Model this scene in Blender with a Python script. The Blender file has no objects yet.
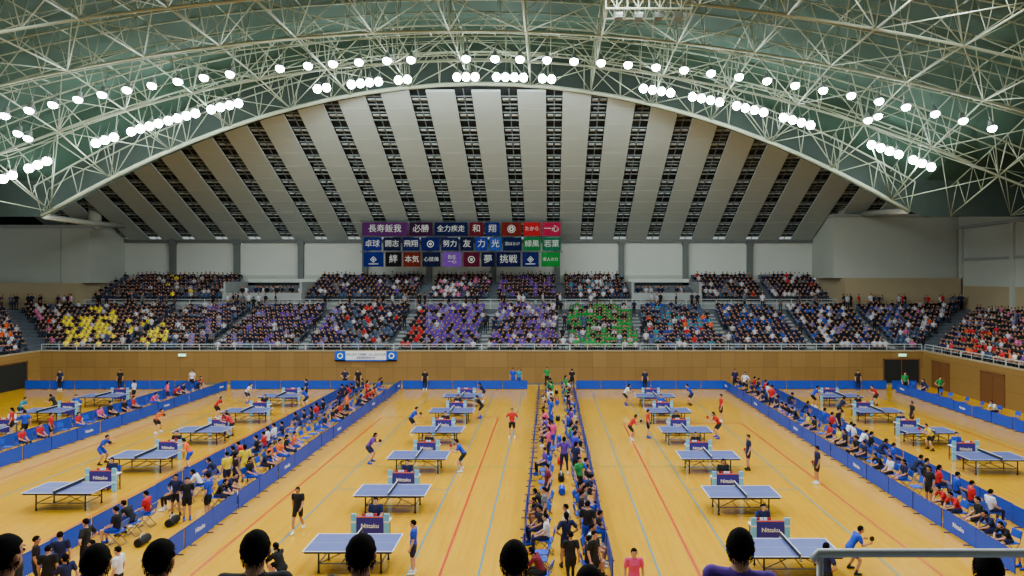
import bpy, math, random
import numpy as np
from mathutils import Vector, Matrix
random.seed(7); rng=np.random.default_rng(5)
SC=bpy.context.scene; COL=SC.collection
F=711.0; CX=550.0; CY=278.0; CH=9.0
def PX(px,D): return (px-CX)/F*D
def PZ(py,D): return CH-(py-CY)/F*D
def DF(py,z=0.0): return (CH-z)*F/(py-CY)

# ------------------------------------------------------------ materials
def srgb(c):
    return tuple(((x/255)/12.92 if x/255<=0.04045 else (((x/255)+0.055)/1.055)**2.4) for x in c)
MATS={}
def mat(name,c,rough=0.6,metal=0.0,var=0.12,scale=3.0,emit=0.0,spec=0.4):
    if name in MATS: return MATS[name]
    m=bpy.data.materials.new(name); m.use_nodes=True
    nt=m.node_tree; b=nt.nodes['Principled BSDF']
    col=srgb(c)
    tc=nt.nodes.new('ShaderNodeTexCoord'); nz=nt.nodes.new('ShaderNodeTexNoise')
    nz.inputs['Scale'].default_value=scale; nz.inputs['Detail'].default_value=3
    nt.links.new(tc.outputs['Object'],nz.inputs['Vector'])
    mx=nt.nodes.new('ShaderNodeMix'); mx.data_type='RGBA'
    mx.inputs[6].default_value=(*[x*(1-var) for x in col],1)
    mx.inputs[7].default_value=(*[min(1,x*(1+var)) for x in col],1)
    nt.links.new(nz.outputs['Fac'],mx.inputs[0]); nt.links.new(mx.outputs[2],b.inputs['Base Color'])
    b.inputs['Roughness'].default_value=rough; b.inputs['Metallic'].default_value=metal
    b.inputs['Specular IOR Level'].default_value=spec
    MATS[name]=m; return m

def wood_mat(name,c1,c2,plank,axis,rough,seam):
    m=bpy.data.materials.new(name); m.use_nodes=True
    nt=m.node_tree; b=nt.nodes['Principled BSDF']; N=nt.nodes.new; L=nt.links.new
    tc=N('ShaderNodeTexCoord'); mp=N('ShaderNodeMapping')
    L(tc.outputs['Object'],mp.inputs['Vector'])
    nz=N('ShaderNodeTexNoise'); nz.inputs['Scale'].default_value=1.0; nz.inputs['Detail'].default_value=4
    mp2=N('ShaderNodeMapping'); L(tc.outputs['Object'],mp2.inputs['Vector'])
    mp2.inputs['Scale'].default_value=(6,0.4,1) if axis=='floor' else (3,3,0.6)
    L(mp2.outputs['Vector'],nz.inputs['Vector'])
    br=N('ShaderNodeTexBrick')
    if axis=='wall': mp.inputs['Rotation'].default_value=(math.radians(90),0,0)
    if axis=='wally': mp.inputs['Rotation'].default_value=(math.radians(90),0,math.radians(90))
    if axis=='floor': mp.inputs['Rotation'].default_value=(0,0,math.radians(90))
    L(mp.outputs['Vector'],br.inputs['Vector'])
    br.inputs['Scale'].default_value=1.0
    br.inputs['Brick Width'].default_value=plank[0]; br.inputs['Row Height'].default_value=plank[1]
    br.inputs['Mortar Size'].default_value=seam; br.offset=0.5 if axis=='floor' else 0.0
    a=srgb(c1); d=srgb(c2)
    br.inputs['Color1'].default_value=(*a,1); br.inputs['Color2'].default_value=(*d,1)
    br.inputs['Mortar'].default_value=(*[x*0.6 for x in d],1)
    mx=N('ShaderNodeMix'); mx.data_type='RGBA'; mx.blend_type='MULTIPLY'
    mx.inputs[0].default_value=0.3
    cr=N('ShaderNodeValToRGB'); cr.color_ramp.elements[0].color=(0.6,0.6,0.6,1); cr.color_ramp.elements[1].color=(1,1,1,1)
    L(nz.outputs['Fac'],cr.inputs['Fac']); L(br.outputs['Color'],mx.inputs[6]); L(cr.outputs['Color'],mx.inputs[7])
    L(mx.outputs[2],b.inputs['Base Color']); b.inputs['Roughness'].default_value=rough
    if axis=='floor': b.inputs['Specular IOR Level'].default_value=.6
    MATS[name]=m; return m

def emis(name,c,s):
    m=bpy.data.materials.new(name); m.use_nodes=True
    b=m.node_tree.nodes['Principled BSDF']
    b.inputs['Base Color'].default_value=(1,1,1,1)
    b.inputs['Emission Color'].default_value=(*c,1); b.inputs['Emission Strength'].default_value=s
    MATS[name]=m; return m

def attr_mat(name,rough=0.8):
    m=bpy.data.materials.new(name); m.use_nodes=True
    nt=m.node_tree; b=nt.nodes['Principled BSDF']
    a=nt.nodes.new('ShaderNodeAttribute'); a.attribute_name='Col'
    nt.links.new(a.outputs['Color'],b.inputs['Base Color']); b.inputs['Roughness'].default_value=rough
    b.inputs['Specular IOR Level'].default_value=.2
    return m

# ------------------------------------------------------------ mesh builder
class MB:
    def __init__(s): s.v=[]; s.f=[]; s.m=[]
    def quad(s,pts,m=0):
        n=len(s.v); s.v+= [tuple(p) for p in pts]; s.f.append(tuple(range(n,n+len(pts)))); s.m.append(m)
    def box(s,x0,x1,y0,y1,z0,z1,m=0):
        n=len(s.v)
        s.v+=[(x0,y0,z0),(x1,y0,z0),(x1,y1,z0),(x0,y1,z0),(x0,y0,z1),(x1,y0,z1),(x1,y1,z1),(x0,y1,z1)]
        for q in ((0,3,2,1),(4,5,6,7),(0,1,5,4),(1,2,6,5),(2,3,7,6),(3,0,4,7)):
            s.f.append(tuple(n+i for i in q)); s.m.append(m)
    def prism(s,poly,z0,z1,m=0):
        n=len(s.v); k=len(poly)
        s.v+=[(p[0],p[1],z0) for p in poly]+[(p[0],p[1],z1) for p in poly]
        s.f.append(tuple(n+i for i in reversed(range(k)))); s.m.append(m)
        s.f.append(tuple(n+k+i for i in range(k))); s.m.append(m)
        for i in range(k):
            j=(i+1)%k; s.f.append((n+i,n+j,n+k+j,n+k+i)); s.m.append(m)
    def loft(s,rings,m=0,cap=True):
        n=len(s.v); k=len(rings[0])
        for r in rings: s.v+=[tuple(p) for p in r]
        for a in range(len(rings)-1):
            for i in range(k):
                j=(i+1)%k
                s.f.append((n+a*k+i,n+a*k+j,n+(a+1)*k+j,n+(a+1)*k+i)); s.m.append(m)
        if cap:
            s.f.append(tuple(n+i for i in reversed(range(k)))); s.m.append(m)
            e=n+(len(rings)-1)*k; s.f.append(tuple(e+i for i in range(k))); s.m.append(m)
    def path(s,pts,rs,n=6,m=0,cap=True):
        pts=[Vector(p) for p in pts]; rings=[]
        for i,p in enumerate(pts):
            a=pts[max(0,i-1)]; b=pts[min(len(pts)-1,i+1)]
            d=(b-a).normalized()
            u=Vector((0,0,1)) if abs(d.z)<0.9 else Vector((0,1,0))
            e1=d.cross(u).normalized(); e2=d.cross(e1).normalized()
            rings.append([p+(e1*math.cos(t)+e2*math.sin(t))*rs[i] for t in [2*math.pi*k/n for k in range(n)]])
        s.loft(rings,m,cap)
    def tube(s,a,b,ra,rb=None,n=6,m=0): s.path([a,b],[ra,rb if rb is not None else ra],n,m)
    def ell(s,c,r,nu=10,nv=7,m=0,fn=None):
        n=len(s.v); c=Vector(c)
        def P(d):
            k=1.0 if fn is None else fn(d)
            return (c.x+r[0]*d[0]*k,c.y+r[1]*d[1]*k,c.z+r[2]*d[2]*k)
        s.v.append(P((0,0,-1)))
        for a in range(1,nv):
            ph=-math.pi/2+math.pi*a/nv
            for i in range(nu):
                t=2*math.pi*i/nu
                s.v.append(P((math.cos(ph)*math.cos(t),math.cos(ph)*math.sin(t),math.sin(ph))))
        s.v.append(P((0,0,1)))
        for i in range(nu):
            j=(i+1)%nu
            s.f.append((n,n+1+j,n+1+i)); s.m.append(m)
            for a in range(nv-2):
                s.f.append((n+1+a*nu+i,n+1+a*nu+j,n+1+(a+1)*nu+j,n+1+(a+1)*nu+i)); s.m.append(m)
            e=n+1+(nv-2)*nu; s.f.append((e+i,e+j,n+1+(nv-1)*nu)); s.m.append(m)
    def mesh(s,name,mats,smooth=False):
        me=bpy.data.meshes.new(name); me.from_pydata(s.v,[],s.f)
        for k in mats: me.materials.append(k)
        if len(mats)>1: me.polygons.foreach_set('material_index',s.m)
        if smooth: me.polygons.foreach_set('use_smooth',[True]*len(s.f))
        me.update(); return me

def add(name,me,loc=(0,0,0),rz=0.0,label=None,cat=None,group=None,kind=None,parent=None,scale=None,rot=None):
    o=bpy.data.objects.new(name,me); COL.objects.link(o)
    o.location=loc; o.rotation_euler=rot if rot else (0,0,rz)
    if scale: o.scale=(scale,)*3 if isinstance(scale,(int,float)) else scale
    if parent is not None: o.parent=parent
    if label: o['label']=label
    if cat: o['category']=cat
    if group: o['group']=group
    if kind: o['kind']=kind
    return o
def structure(name,mb,mats,label,cat='wall',smooth=False):
    return add(name,mb.mesh(name,mats,smooth),label=label,cat=cat,kind='structure')

TXT={}
def text_mesh(body,size,m,squeeze=1.0,bold=0.0):
    key=(body,size,m.name,squeeze)
    if key in TXT: return TXT[key]
    cu=bpy.data.curves.new('lettering','FONT'); cu.body=body; cu.size=size
    cu.align_x='CENTER'; cu.align_y='CENTER'; cu.extrude=0.004; cu.offset=bold; cu.resolution_u=2
    o=bpy.data.objects.new('tmp',cu); COL.objects.link(o)
    dg=bpy.context.evaluated_depsgraph_get(); dg.update()
    me=bpy.data.meshes.new_from_object(o.evaluated_get(dg)); bpy.data.objects.remove(o)
    me.name='lettering'; me.materials.clear(); me.materials.append(m)
    if squeeze!=1.0:
        for v in me.vertices: v.co.x*=squeeze
    TXT[key]=me; return me

# palette
M_floor=wood_mat('court_parquet',(228,170,14),(220,158,9),(1.8,0.12),'floor',0.15,0.0015)
M_wood=wood_mat('wall_wood',(146,112,58),(134,102,50),(1.2,1.45),'wall',0.5,0.015)
M_woody=wood_mat('side_wall_wood',(146,112,58),(134,102,50),(1.2,1.45),'wally',0.5,0.015)
M_conc=mat('concrete',(144,148,146),0.8,scale=0.8)
M_tier=mat('tier_concrete',(84,90,98),0.85,scale=0.8)
M_panel=mat('pale_panel',(194,198,190),0.7,scale=0.5,var=0.06)
M_grey=mat('grey_wall',(170,174,164),0.8,scale=0.4,var=0.06)
M_taupe=mat('taupe_wall',(158,142,110),0.8,scale=0.5)
M_dark=mat('painted_opening_shade',(22,24,24),0.9)  # flat dark colour standing in for the shade inside openings
M_col=mat('column_grey',(96,102,100),0.6)
M_slope=mat('ceiling_dark',(44,50,54),0.8)
M_strip=mat('white_ceiling_panel',(172,182,178),0.75,scale=0.3,var=0.05)
M_louv=mat('louvre_grey',(104,112,112),0.6)
M_louv2=mat('louvre_pale',(150,160,160),0.6)
M_roof=mat('roof_deck',(40,66,54),0.85,scale=0.25,var=0.45)
M_truss=mat('painted_steel',(142,150,128),0.5,scale=1.0)
M_barrier=mat('barrier_blue',(14,66,186),0.5)
M_barrier2=mat('barrier_tube',(24,44,120),0.4)
M_white=mat('white_paint',(240,240,240),0.5)
M_cream=mat('banner_lettering',(200,200,196),0.8)
M_black=mat('black_plastic',(18,18,20),0.5)
M_tt=mat('table_blue',(88,98,160),0.4,var=0.05)
M_steel=mat('steel',(120,124,130),0.35,metal=0.8)
M_sky=mat('light_blue_panel',(120,200,240),0.5)
M_navy=mat('navy_panel',(52,42,146),0.5)
M_orng=mat('orange_trim',(230,110,50),0.5)
M_seat=mat('seat_slate_blue',(66,82,108),0.5)
M_chair=mat('chair_blue',(24,74,190),0.5)
M_skin=mat('skin',(206,152,120),0.6,scale=6,var=0.06)
M_skin2=mat('skin_tan',(184,128,96),0.6,scale=6,var=0.06)
M_eye=mat('eye_dark',(15,12,12),0.3)
M_lip=mat('lip',(160,80,76),0.5)
M_hair=mat('hair_black',(16,14,13),0.9,scale=30,var=0.5,spec=.08)
M_rail=mat('rail_metal',(190,196,196),0.4,metal=0.1)
M_line_r=mat('line_red',(196,40,20),0.4)
M_line_b=mat('line_blue',(50,124,140),0.4)
M_line_g=mat('line_green',(110,150,80),0.4)
M_net=mat('net_dark',(30,36,50),0.7)
M_lamp=emis('lamp_glow',(0.86,1.0,0.98),60.0)
M_house=mat('lamp_housing',(120,126,120),0.4,metal=0.5)
CLOTH={}
def cloth(name,c):
    CLOTH[name]=mat('cloth_'+name,c,0.85,scale=12,var=0.15); return CLOTH[name]
for n,c in dict(black=(18,18,22),navy=(20,26,70),blue=(26,64,190),royal=(54,50,200),red=(196,24,30),pink=(226,70,130),purple=(94,50,160),
                green=(30,140,70),yellow=(232,206,30),orange=(236,100,26),white=(224,224,230),teal=(30,150,176),grey=(110,114,122),maroon=(110,20,36)).items(): cloth(n,c)

# ------------------------------------------------------------ floor
WL,WR=-43.0,31.5; DB=60.0
mb=MB(); mb.box(WL,WR,5.2,DB,-0.2,0.0,0)
def fl(x0,y0,x1,y1,m):
    mb.quad([(x0,y0,0.006),(x1,y0,0.006),(x1,y1,0.006),(x0,y1,0.006)],m)
def rect(x0,y0,x1,y1,w,m):
    fl(x0,y0,x0+w,y1,m); fl(x1-w,y0,x1,y1,m); fl(x0+w,y0,x1-w,y0+w,m); fl(x0+w,y1-w,x1-w,y1,m)
rect(-10.9,16,-3.3,46,0.08,1)
rect(4.5,16,11.9,44,0.08,1)
rect(-9.2,17.5,-4.3,55,0.06,2)
rect(5.8,17.5,10.6,55,0.06,2)
fl(-2.2,19,-2.14,56,2); fl(3.3,19,3.36,56,2)
rect(-24.6,14,-17.3,47,0.06,1); fl(-22.6,14,-22.54,56,2)
rect(18.0,16,24.4,47,0.06,1); fl(25,16,25.06,56,2)
fl(-9.1,30.2,-4.3,30.26,2); fl(5.8,30.2,10.6,30.26,2); fl(-11.5,33.9,-1.2,33.97,3); fl(2.4,33.9,13.6,33.97,3)
structure('floor',mb,[M_floor,M_line_r,M_line_b,M_line_g],'yellow parquet sports floor with red and blue court lines','floor')

# ------------------------------------------------------------ walls of the pit
HP=2.8
mb=MB(); mb.box(WL-.3,WR+.3,DB,DB+.3,0,HP,0); mb.box(WL-.3,WR+.3,DB-.06,DB+.34,HP,HP+.1,1); mb.box(WL,WR,DB-.04,DB,0,0.15,2)
structure('wall_back',mb,[M_wood,M_taupe,M_col],'brown wooden panel wall beneath the far stand')
mb=MB(); mb.box(WR,WR+.3,8,DB,0,HP,0); mb.box(WR-.04,WR+.34,8,DB,HP,HP+.1,1)
structure('wall_right',mb,[M_woody,M_taupe],'brown wooden panel side wall below the side stand')
mb=MB(); mb.box(WL-.3,WL,8,DB,0,HP,0); mb.box(WL-.34,WL+.04,8,DB,HP,HP+.1,1)
structure('wall_left',mb,[M_woody,M_taupe],'brown wooden panel side wall below the side stand')
M_doorw=mat('door_wood',(104,66,34),0.5)
def door(n,x0,x1,y0,y1,h,m,lab):
    mb=MB(); mb.box(x0,x1,y0,y1,0,h,0)
    if x1-x0<y1-y0:
        f=x0-.03 if x0>0 else x1; 
        mb.box(f,f+.03,y0,y0+.1,0,h+.1,1); mb.box(f,f+.03,y1-.1,y1,0,h+.1,1); mb.box(f,f+.03,y0,y1,h,h+.1,1); mb.box(f,f+.03,(y0+y1)/2-.03,(y0+y1)/2+.03,0,h,1)
    else:
        mb.box(x0,x0+.1,y0-.03,y0,0,h+.1,1); mb.box(x1-.1,x1,y0-.03,y0,0,h+.1,1); mb.box(x0,x1,y0-.03,y0,h,h+.1,1); mb.box((x0+x1)/2-.03,(x0+x1)/2+.03,y0-.03,y0,0,h,1)
    structure('door_%d'%n,mb,[m,M_doorw],lab,'door')
door(1,WR-.03,WR+.001,56.0,58.6,2.15,M_doorw,'brown double door in the wooden side wall')
door(2,WR-.03,WR+.001,49.2,52,2.2,M_doorw,'brown double door in the wooden side wall')
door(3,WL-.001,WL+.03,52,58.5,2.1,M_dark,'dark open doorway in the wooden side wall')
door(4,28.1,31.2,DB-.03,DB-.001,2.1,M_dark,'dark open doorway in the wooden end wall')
M_exit=emis('exit_green',(0.05,0.8,0.3),2.0)
mb=MB(); mb.box(-.3,.3,-.05,0,-.09,.09,0); mb.box(-.33,.33,-.03,.02,-.12,.12,1)
exm=mb.mesh('exit_sign',[M_exit,M_white])
for x in (-31,29.7): add('exit_sign',exm,(x,DB-.08,2.5),label='small green lit exit sign on the wooden wall',cat='exit sign',group='exit signs on the end wall')

# ------------------------------------------------------------ stands
ROW=0.85; NL=12; Z0=2.6; RL=0.27; NU=7; DU=72.5; ZU=6.6; RU=0.32; S0=.5
mb=MB()
for i in range(NL):
    a=S0+ROW*i; b=a+ROW; z=Z0+RL*i
    if i==0: a=.31
    mb.prism([(WL-a,DB+a),(WR+a,DB+a),(WR+b,DB+b),(WL-b,DB+b)],z-.5,z,0)
    mb.prism([(WR+a,30),(WR+b,30),(WR+b,DB+b),(WR+a,DB+a)],z-.5,z,0)
    mb.prism([(WL-a,DB+a),(WL-b,DB+b),(WL-b,30),(WL-a,30)],z-.5,z,0)
zt=Z0+RL*NL; bl=S0+ROW*NL
mb.box(-61.9,41.8,DB+bl,DU-.2,zt-.5,zt,0)
mb.box(-47.2,29.1,DU-.3,DU,zt-.5,ZU+.02,1)
for i in range(NU):
    a=DU+ROW*i
    mb.box(-47.2,29.1,a,a+ROW if i<NU-1 else 79,ZU+RU*i-.5,ZU+RU*i,0)
structure('floor_grandstand',mb,[M_tier,M_conc],'grey stepped concrete tiers of the spectator stand','stand')
AISLE=[-36.5,-29.2,-21.5,-13.4,-5.8,1.2,8.2,15.6,22.6,29.6]
AISU=[-46.0,-33.4,-13.1,-5.9,1.2]
mb=MB()
for ax in AISLE:
    for i in range(NL-1):
        z=Z0+RL*i; y=DB+S0+ROW*i
        mb.box(ax-.4,ax+.4,y+ROW*.5,y+ROW,z,z+RL*.5,0)
structure('floor_stand_stairs',mb,[M_conc],'pale concrete stair flights between seat blocks','stairs')

def seat_ok_lower(x): return all(abs(x-a)>.58 for a in AISLE)
VOM=[(-33.2,-25.2),(8.3,15.4)]
def seat_ok_upper(x):
    if any(a-.3<x<b+.3 for a,b in VOM): return False
    return all(abs(x-a)>.5 for a in AISU+[22.5])
SP=.465
seats=[]
for i in range(NL):
    y=DB+S0+ROW*i+.45; z=Z0+RL*i
    x=WL-.85*i+.6
    while x<min(WR+.85*i-.4,40.9):
        if seat_ok_lower(x): seats.append((x,y,z,math.pi,'L',i))
        x+=SP
    d=44.0
    while d<DB+.85*i-.3 and i<NL-1:
        if (d-44)%7.5>0.9:
            seats.append((WR+S0+ROW*i+.45,d,z,math.pi/2,'R',i))
            if d>52: seats.append((WL-S0-ROW*i-.45,d,z,-math.pi/2,'W',i))
        d+=SP
for i in range(NU):
    y=DU+ROW*i+.45; z=ZU+RU*i; x=-46.6
    while x<28.7:
        if seat_ok_upper(x): seats.append((x,y,z,math.pi,'U',i))
        x+=SP
seats=[s for s in seats if -30<CX+F*s[0]/s[1]<1054]
mb=MB()
mb.loft([[(-.21,-.20,.40),(.21,-.20,.40),(.21,.22,.43),(-.21,.22,.43)],[(-.21,-.18,.45),(.21,-.18,.45),(.21,.22,.47),(-.21,.22,.47)]],0)
mb.loft([[(-.21,-.24,.42),(.21,-.24,.42),(.21,-.19,.42),(-.21,-.19,.42)],[(-.2,-.33,.84),(.2,-.33,.84),(.2,-.29,.84),(-.2,-.29,.84)]],0)
mb.box(-.04,.04,-.12,.02,0,.41,1); mb.box(-.12,.12,-.14,.06,0,.03,1)
seat_me=mb.mesh('stadium_seat',[M_seat,M_col])
seat_v=np.array(mb.v); seat_f=mb.f; seat_m=mb.m

def replicate(name,base_v,base_f,insts,face_colors,mt,label,cat):
    n=len(insts); I=np.array([i[:5] for i in insts]); nv=len(base_v)
    c=np.cos(I[:,3])[:,None]; s=np.sin(I[:,3])[:,None]; sc=I[:,4][:,None]
    X=base_v[None,:,0]*sc; Y=base_v[None,:,1]*sc; Z=base_v[None,:,2]*sc
    V=np.stack([X*c-Y*s+I[:,0][:,None],X*s+Y*c+I[:,1][:,None],Z+I[:,2][:,None]],-1).reshape(-1,3)
    lens=np.array([len(f) for f in base_f]); flat=np.concatenate([np.array(f) for f in base_f])
    loops=(flat[None,:]+(np.arange(n)*nv)[:,None]).reshape(-1)
    tot=np.tile(lens,n); start=np.concatenate([[0],np.cumsum(tot)[:-1]])
    me=bpy.data.meshes.new(name)
    me.vertices.add(len(V)); me.vertices.foreach_set('co',V.astype(np.float32).ravel())
    me.loops.add(len(loops)); me.loops.foreach_set('vertex_index',loops.astype(np.int32))
    me.polygons.add(len(tot)); me.polygons.foreach_set('loop_start',start.astype(np.int32))
    me.update(calc_edges=True); 
    at=me.color_attributes.new('Col','FLOAT_COLOR','CORNER')
    fc=face_colors.reshape(-1,3); lc=np.repeat(fc,tot,axis=0); lc=np.concatenate([lc,np.ones((len(lc),1))],1)
    at.data.foreach_set('color',lc.astype(np.float32).ravel())
    me.materials.append(mt); me.validate()
    return add(name,me,label=label,cat=cat,kind='stuff')
M_attr=attr_mat('crowd_cloth')

# ------------------------------------------------------------ rear wall, boxes
DW=79.0
mb=MB(); mb.box(-47.2,29.1,DW,DW+.3,8.0,13.3,0); mb.box(-47.2,29.1,DW-.25,DW,12.9,13.3,1); mb.box(-47.2,29.1,DW-.1,DW,8.4,9.3,2)
structure('wall_rear',mb,[M_panel,M_col,M_grey],'pale panelled wall behind the top of the stand')
x=PX(174,DW)
while x<29:
    mb=MB(); mb.box(x-.3,x+.3,DW-.45,DW-.01,8.4,13.3,0); mb.box(x-.38,x+.38,DW-.5,DW-.01,12.7,12.95,0)
    add('wall_column',mb.mesh('wall_column',[M_col]),label='dark grey wall column between pale panels',cat='column',group='wall columns',kind='structure'); x+=7.1
DBX=72.9
mb=MB(); mb.box(-62,-47.2,DBX,80,PZ(283,DBX),PZ(228,DBX),0); mb.box(-62,-47.1,DBX-.15,80,PZ(228,DBX),PZ(225,DBX),1); mb.box(-62,-48.0,DBX-.9,80,4,PZ(283,DBX),2)
mb.box(-50.2,-50.1,DBX-.02,DBX,PZ(283,DBX),PZ(228,DBX),1)
structure('wall_box_west',mb,[M_grey,M_conc,M_taupe],'grey concrete plant-room block beside the stand')
mb=MB(); mb.box(29.1,41.8,DBX,80,PZ(278,DBX),PZ(217,DBX),0); mb.box(29.0,41.8,DBX-.15,80,PZ(217,DBX),PZ(214,DBX),1); mb.box(29.9,41.8,DBX-.9,80,4,PZ(278,DBX),2)
structure('wall_box_east',mb,[M_grey,M_conc,M_taupe],'grey concrete plant-room block beside the stand')
mb=MB(); mb.box(41.9,42.2,20,80,5.2,15.5,0); mb.box(41.86,41.9,20,80,5.2,8.2,1); mb.box(41.7,41.9,20,80,10.8,11.0,2); mb.box(41.6,42,20,80,14,14.3,2)
for y in range(24,80,8): mb.box(41.65,41.9,y,y+.5,5.2,14.2,0)
structure('wall_side_east',mb,[M_grey,M_taupe,M_conc],'grey upper side wall above the side stand')
mb=MB(); mb.box(-62.3,-62,20,80,5,16,0)
structure('wall_side_west',mb,[M_grey],'grey upper side wall above the side stand')
for x0,x1 in VOM:
    mb=MB(); mb.box(x0,x1,DU-.5,DU-.25,zt,ZU+.9,0); mb.box(x0,x0+.25,DU-.25,78.9,ZU-.4,ZU+2.0,0); mb.box(x1-.25,x1,DU-.25,78.9,ZU-.4,ZU+2.0,0)
    mb.box(x0+.25,x1-.25,77.6,77.9,ZU-.4,ZU+2.3,1); mb.box(x0+1.0,x1-1.0,77.55,77.6,ZU,ZU+1.9,2)  # last slab paints the shade of the stair opening
    structure('wall_stair_entrance',mb,[M_conc,M_panel,M_dark],'concrete walled stair entrance in the stand')

# ------------------------------------------------------------ sloped end ceiling
def zs(D): return 13.2+0.49*(79-D)
DT=56.9
mb=MB(); off=.55
mb.quad([(-62,79.2,zs(79.2)+off),(45,79.2,zs(79.2)+off),(45,DT,zs(DT)+off),(-62,DT,zs(DT)+off)],0)
structure('ceiling_slope',mb,[M_slope],'dark sloped end ceiling behind white strips','ceiling')
XS=[-8.8+3.66*k for k in range(-12,13)]
for x in XS:
    mb=MB(); w=1.15
    mb.loft([[(x-w,79,zs(79)-.12),(x+w,79,zs(79)-.12),(x+w,79,zs(79)+.05),(x-w,79,zs(79)+.05)],
             [(x-w,DT,zs(DT)-.12),(x+w,DT,zs(DT)-.12),(x+w,DT,zs(DT)+.05),(x-w,DT,zs(DT)+.05)]],0)
    n=12
    for j in range(1,n):
        D=79+(DT-79)*j/n
        mb.box(x-w,x+w,D-.02,D+.02,zs(D)-.13,zs(D)-.10,1)
    add('ceiling_strip',mb.mesh('ceiling_strip',[M_strip,M_grey]),label='long white acoustic strip on the sloped end ceiling',cat='ceiling panel',group='white strips of the end ceiling')
for x in XS[:-1]:
    xc=x+1.83; mb=MB(); j=0; D=78.4
    while D>DT+.4:
        z=zs(D)+.1
        mb.box(xc-.68,xc+.68,D-.07,D+.07,z-.05,z+.05,0)
        if j%2==0: mb.box(xc-.55,xc-.08,D-.75,D-.15,z+.22,z+.34,1); mb.box(xc+.1,xc+.6,D-.7,D-.3,z+.22,z+.34,1)
        elif j%4==1: mb.box(xc-.4,xc+.55,D-.5,D-.2,z+.2,z+.3,0)
        D-=.9; j+=1
    mb.path([(xc,79,zs(79)+.12),(xc,DT,zs(DT)+.12)],[.05,.05],4,0)
    add('ceiling_louvre',mb.mesh('ceiling_louvre',[M_louv,M_louv2]),label='dark louvred gap with grey crossbars between ceiling strips',cat='louvre',group='louvred gaps of the end ceiling')

# ------------------------------------------------------------ vault roof
C0=-5.5
def kk(D): return float(np.interp(D,[30,38,45,52,56],[.0036,.0038,.0042,.0066,.0088]))
ZMIN=14.9
def zv(x,D): return max(24.3-kk(D)*(x-C0)**2,ZMIN if D<55 else 13.9)
XV=[C0+o for o in np.linspace(-57,48,43)]
DV=[20,26,32,38,42,46,50,54,56.8]
mb=MB(); n=len(XV); H=2.9
for D in DV:
    for x in XV: mb.v.append((x,D,max(zv(x,D)+H,16)))
for a in range(len(DV)-1):
    for i in range(n-1):
        mb.f.append((a*n+i,a*n+i+1,(a+1)*n+i+1,(a+1)*n+i)); mb.m.append(0)
for i in range(n-1):
    x0,x1=XV[i],XV[i+1]
    mb.quad([(x0,56.8,zv(x0,56)),(x1,56.8,zv(x1,56)),(x1,56.8,28),(x0,56.8,28)],1)
structure('ceiling_vault',mb,[M_roof,mat('gable_grey',(38,50,44),.8)],'dark green curved roof deck over the arena','ceiling')
def arch(D,thick):
    w0,w1=(-34.5,33.8) if D==56 else (-48,46.5)
    N=25 if D==56 else 31
    mb=MB(); xs=[C0+o for o in np.linspace(w0,w1,N)]
    bot=[(x,D,zv(x,D)) for x in xs]; 
    t1=[(x,D-.9,zv(x,D)+2.2) for x in xs]; t2=[(x,D+.7,zv(x,D)+2.2) for x in xs]
    mb.path(bot,[thick]*len(xs),8,0); mb.path(t1,[.06]*len(xs),6,0); mb.path(t2,[.05]*len(xs),6,0)
    for i in range(len(xs)):
        mb.tube(bot[i],t1[i],.034,n=5); mb.tube(bot[i],t2[i],.03,n=5)
        if i+1<len(xs):
            mb.tube(bot[i] if i%2==0 else t1[i],t1[i+1] if i%2==0 else bot[i+1],.034,n=5)
    add('roof_truss',mb.mesh('roof_truss',[M_truss],True),label='curved pale steel arch truss of tubular members',cat='roof truss',group='arch trusses of the roof')
AD=[32,38,44,50,56]
for D in AD: arch(D,.17 if D==56 else .085)
xs=[C0+o for o in np.linspace(-48,46.5,21)]
for bi in range(len(AD)-1):
    D0,D1=AD[bi],AD[bi+1]; mb=MB()
    for i,x in enumerate(xs):
        a=Vector((x,D0,zv(x,D0))); b=Vector((x,D1,zv(x,D1))); u=Vector((0,0,2.3))
        mb.tube(a,b,.05,n=6); mb.tube(a+u,b+u,.042,n=5)
        for q in range(3):
            p=a.lerp(b,q/3); r=a.lerp(b,(q+.5)/3); s_=a.lerp(b,(q+1)/3)
            mb.tube(p,r+u,.027,n=4); mb.tube(r+u,s_,.027,n=4)
        if i+1<len(xs):
            x2=xs[i+1]; a2=Vector((x2,D0,zv(x2,D0))); b2=Vector((x2,D1,zv(x2,D1)))
            m_=(a+b+a2+b2)/4+u
            for p in (a,b,a2,b2): mb.tube(p,m_,.034,n=5)
            if i%2==0: mb.tube(a,b2,.034,n=5)
            else: mb.tube(b,a2,.034,n=5)
            mb.tube(a.lerp(b,.5)+u,a2.lerp(b2,.5)+u,.038,n=5)
    add('roof_bracing',mb.mesh('roof_bracing',[M_truss],True),label='pale steel space-frame bracing between two arch trusses',cat='roof bracing',group='space-frame bracing of the roof')
for x in (C0-34.3,C0+33.6):
    mb=MB(); z=zv(x,56); s=-1 if x<0 else 1
    mb.path([(x,56,z-.1),(x+s*3,66,PZ(223 if s<0 else 212,66)),(x+s*4,DBX,PZ(226 if s<0 else 214,DBX))],[.22,.25,.3],10,0)
    add('roof_strut',mb.mesh('roof_strut',[M_grey],True),label='thick grey tubular strut carrying the arch foot',cat='strut',group='roof struts')
for x,yb,yt in ((PX(95,74),228,206),(PX(843,74),216,186)):
    mb=MB(); mb.tube((x,74,PZ(yb,74)-.2),(x,74,PZ(yt,74)),.6,n=14); mb.tube((x,74,PZ(yt,74)),(x,74,PZ(yt,74)+.2),.7,n=14)
    add('vent_pipe',mb.mesh('vent_pipe',[M_grey],True),label='short thick grey duct on the plant-room block',cat='duct',group='vent ducts')
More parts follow.
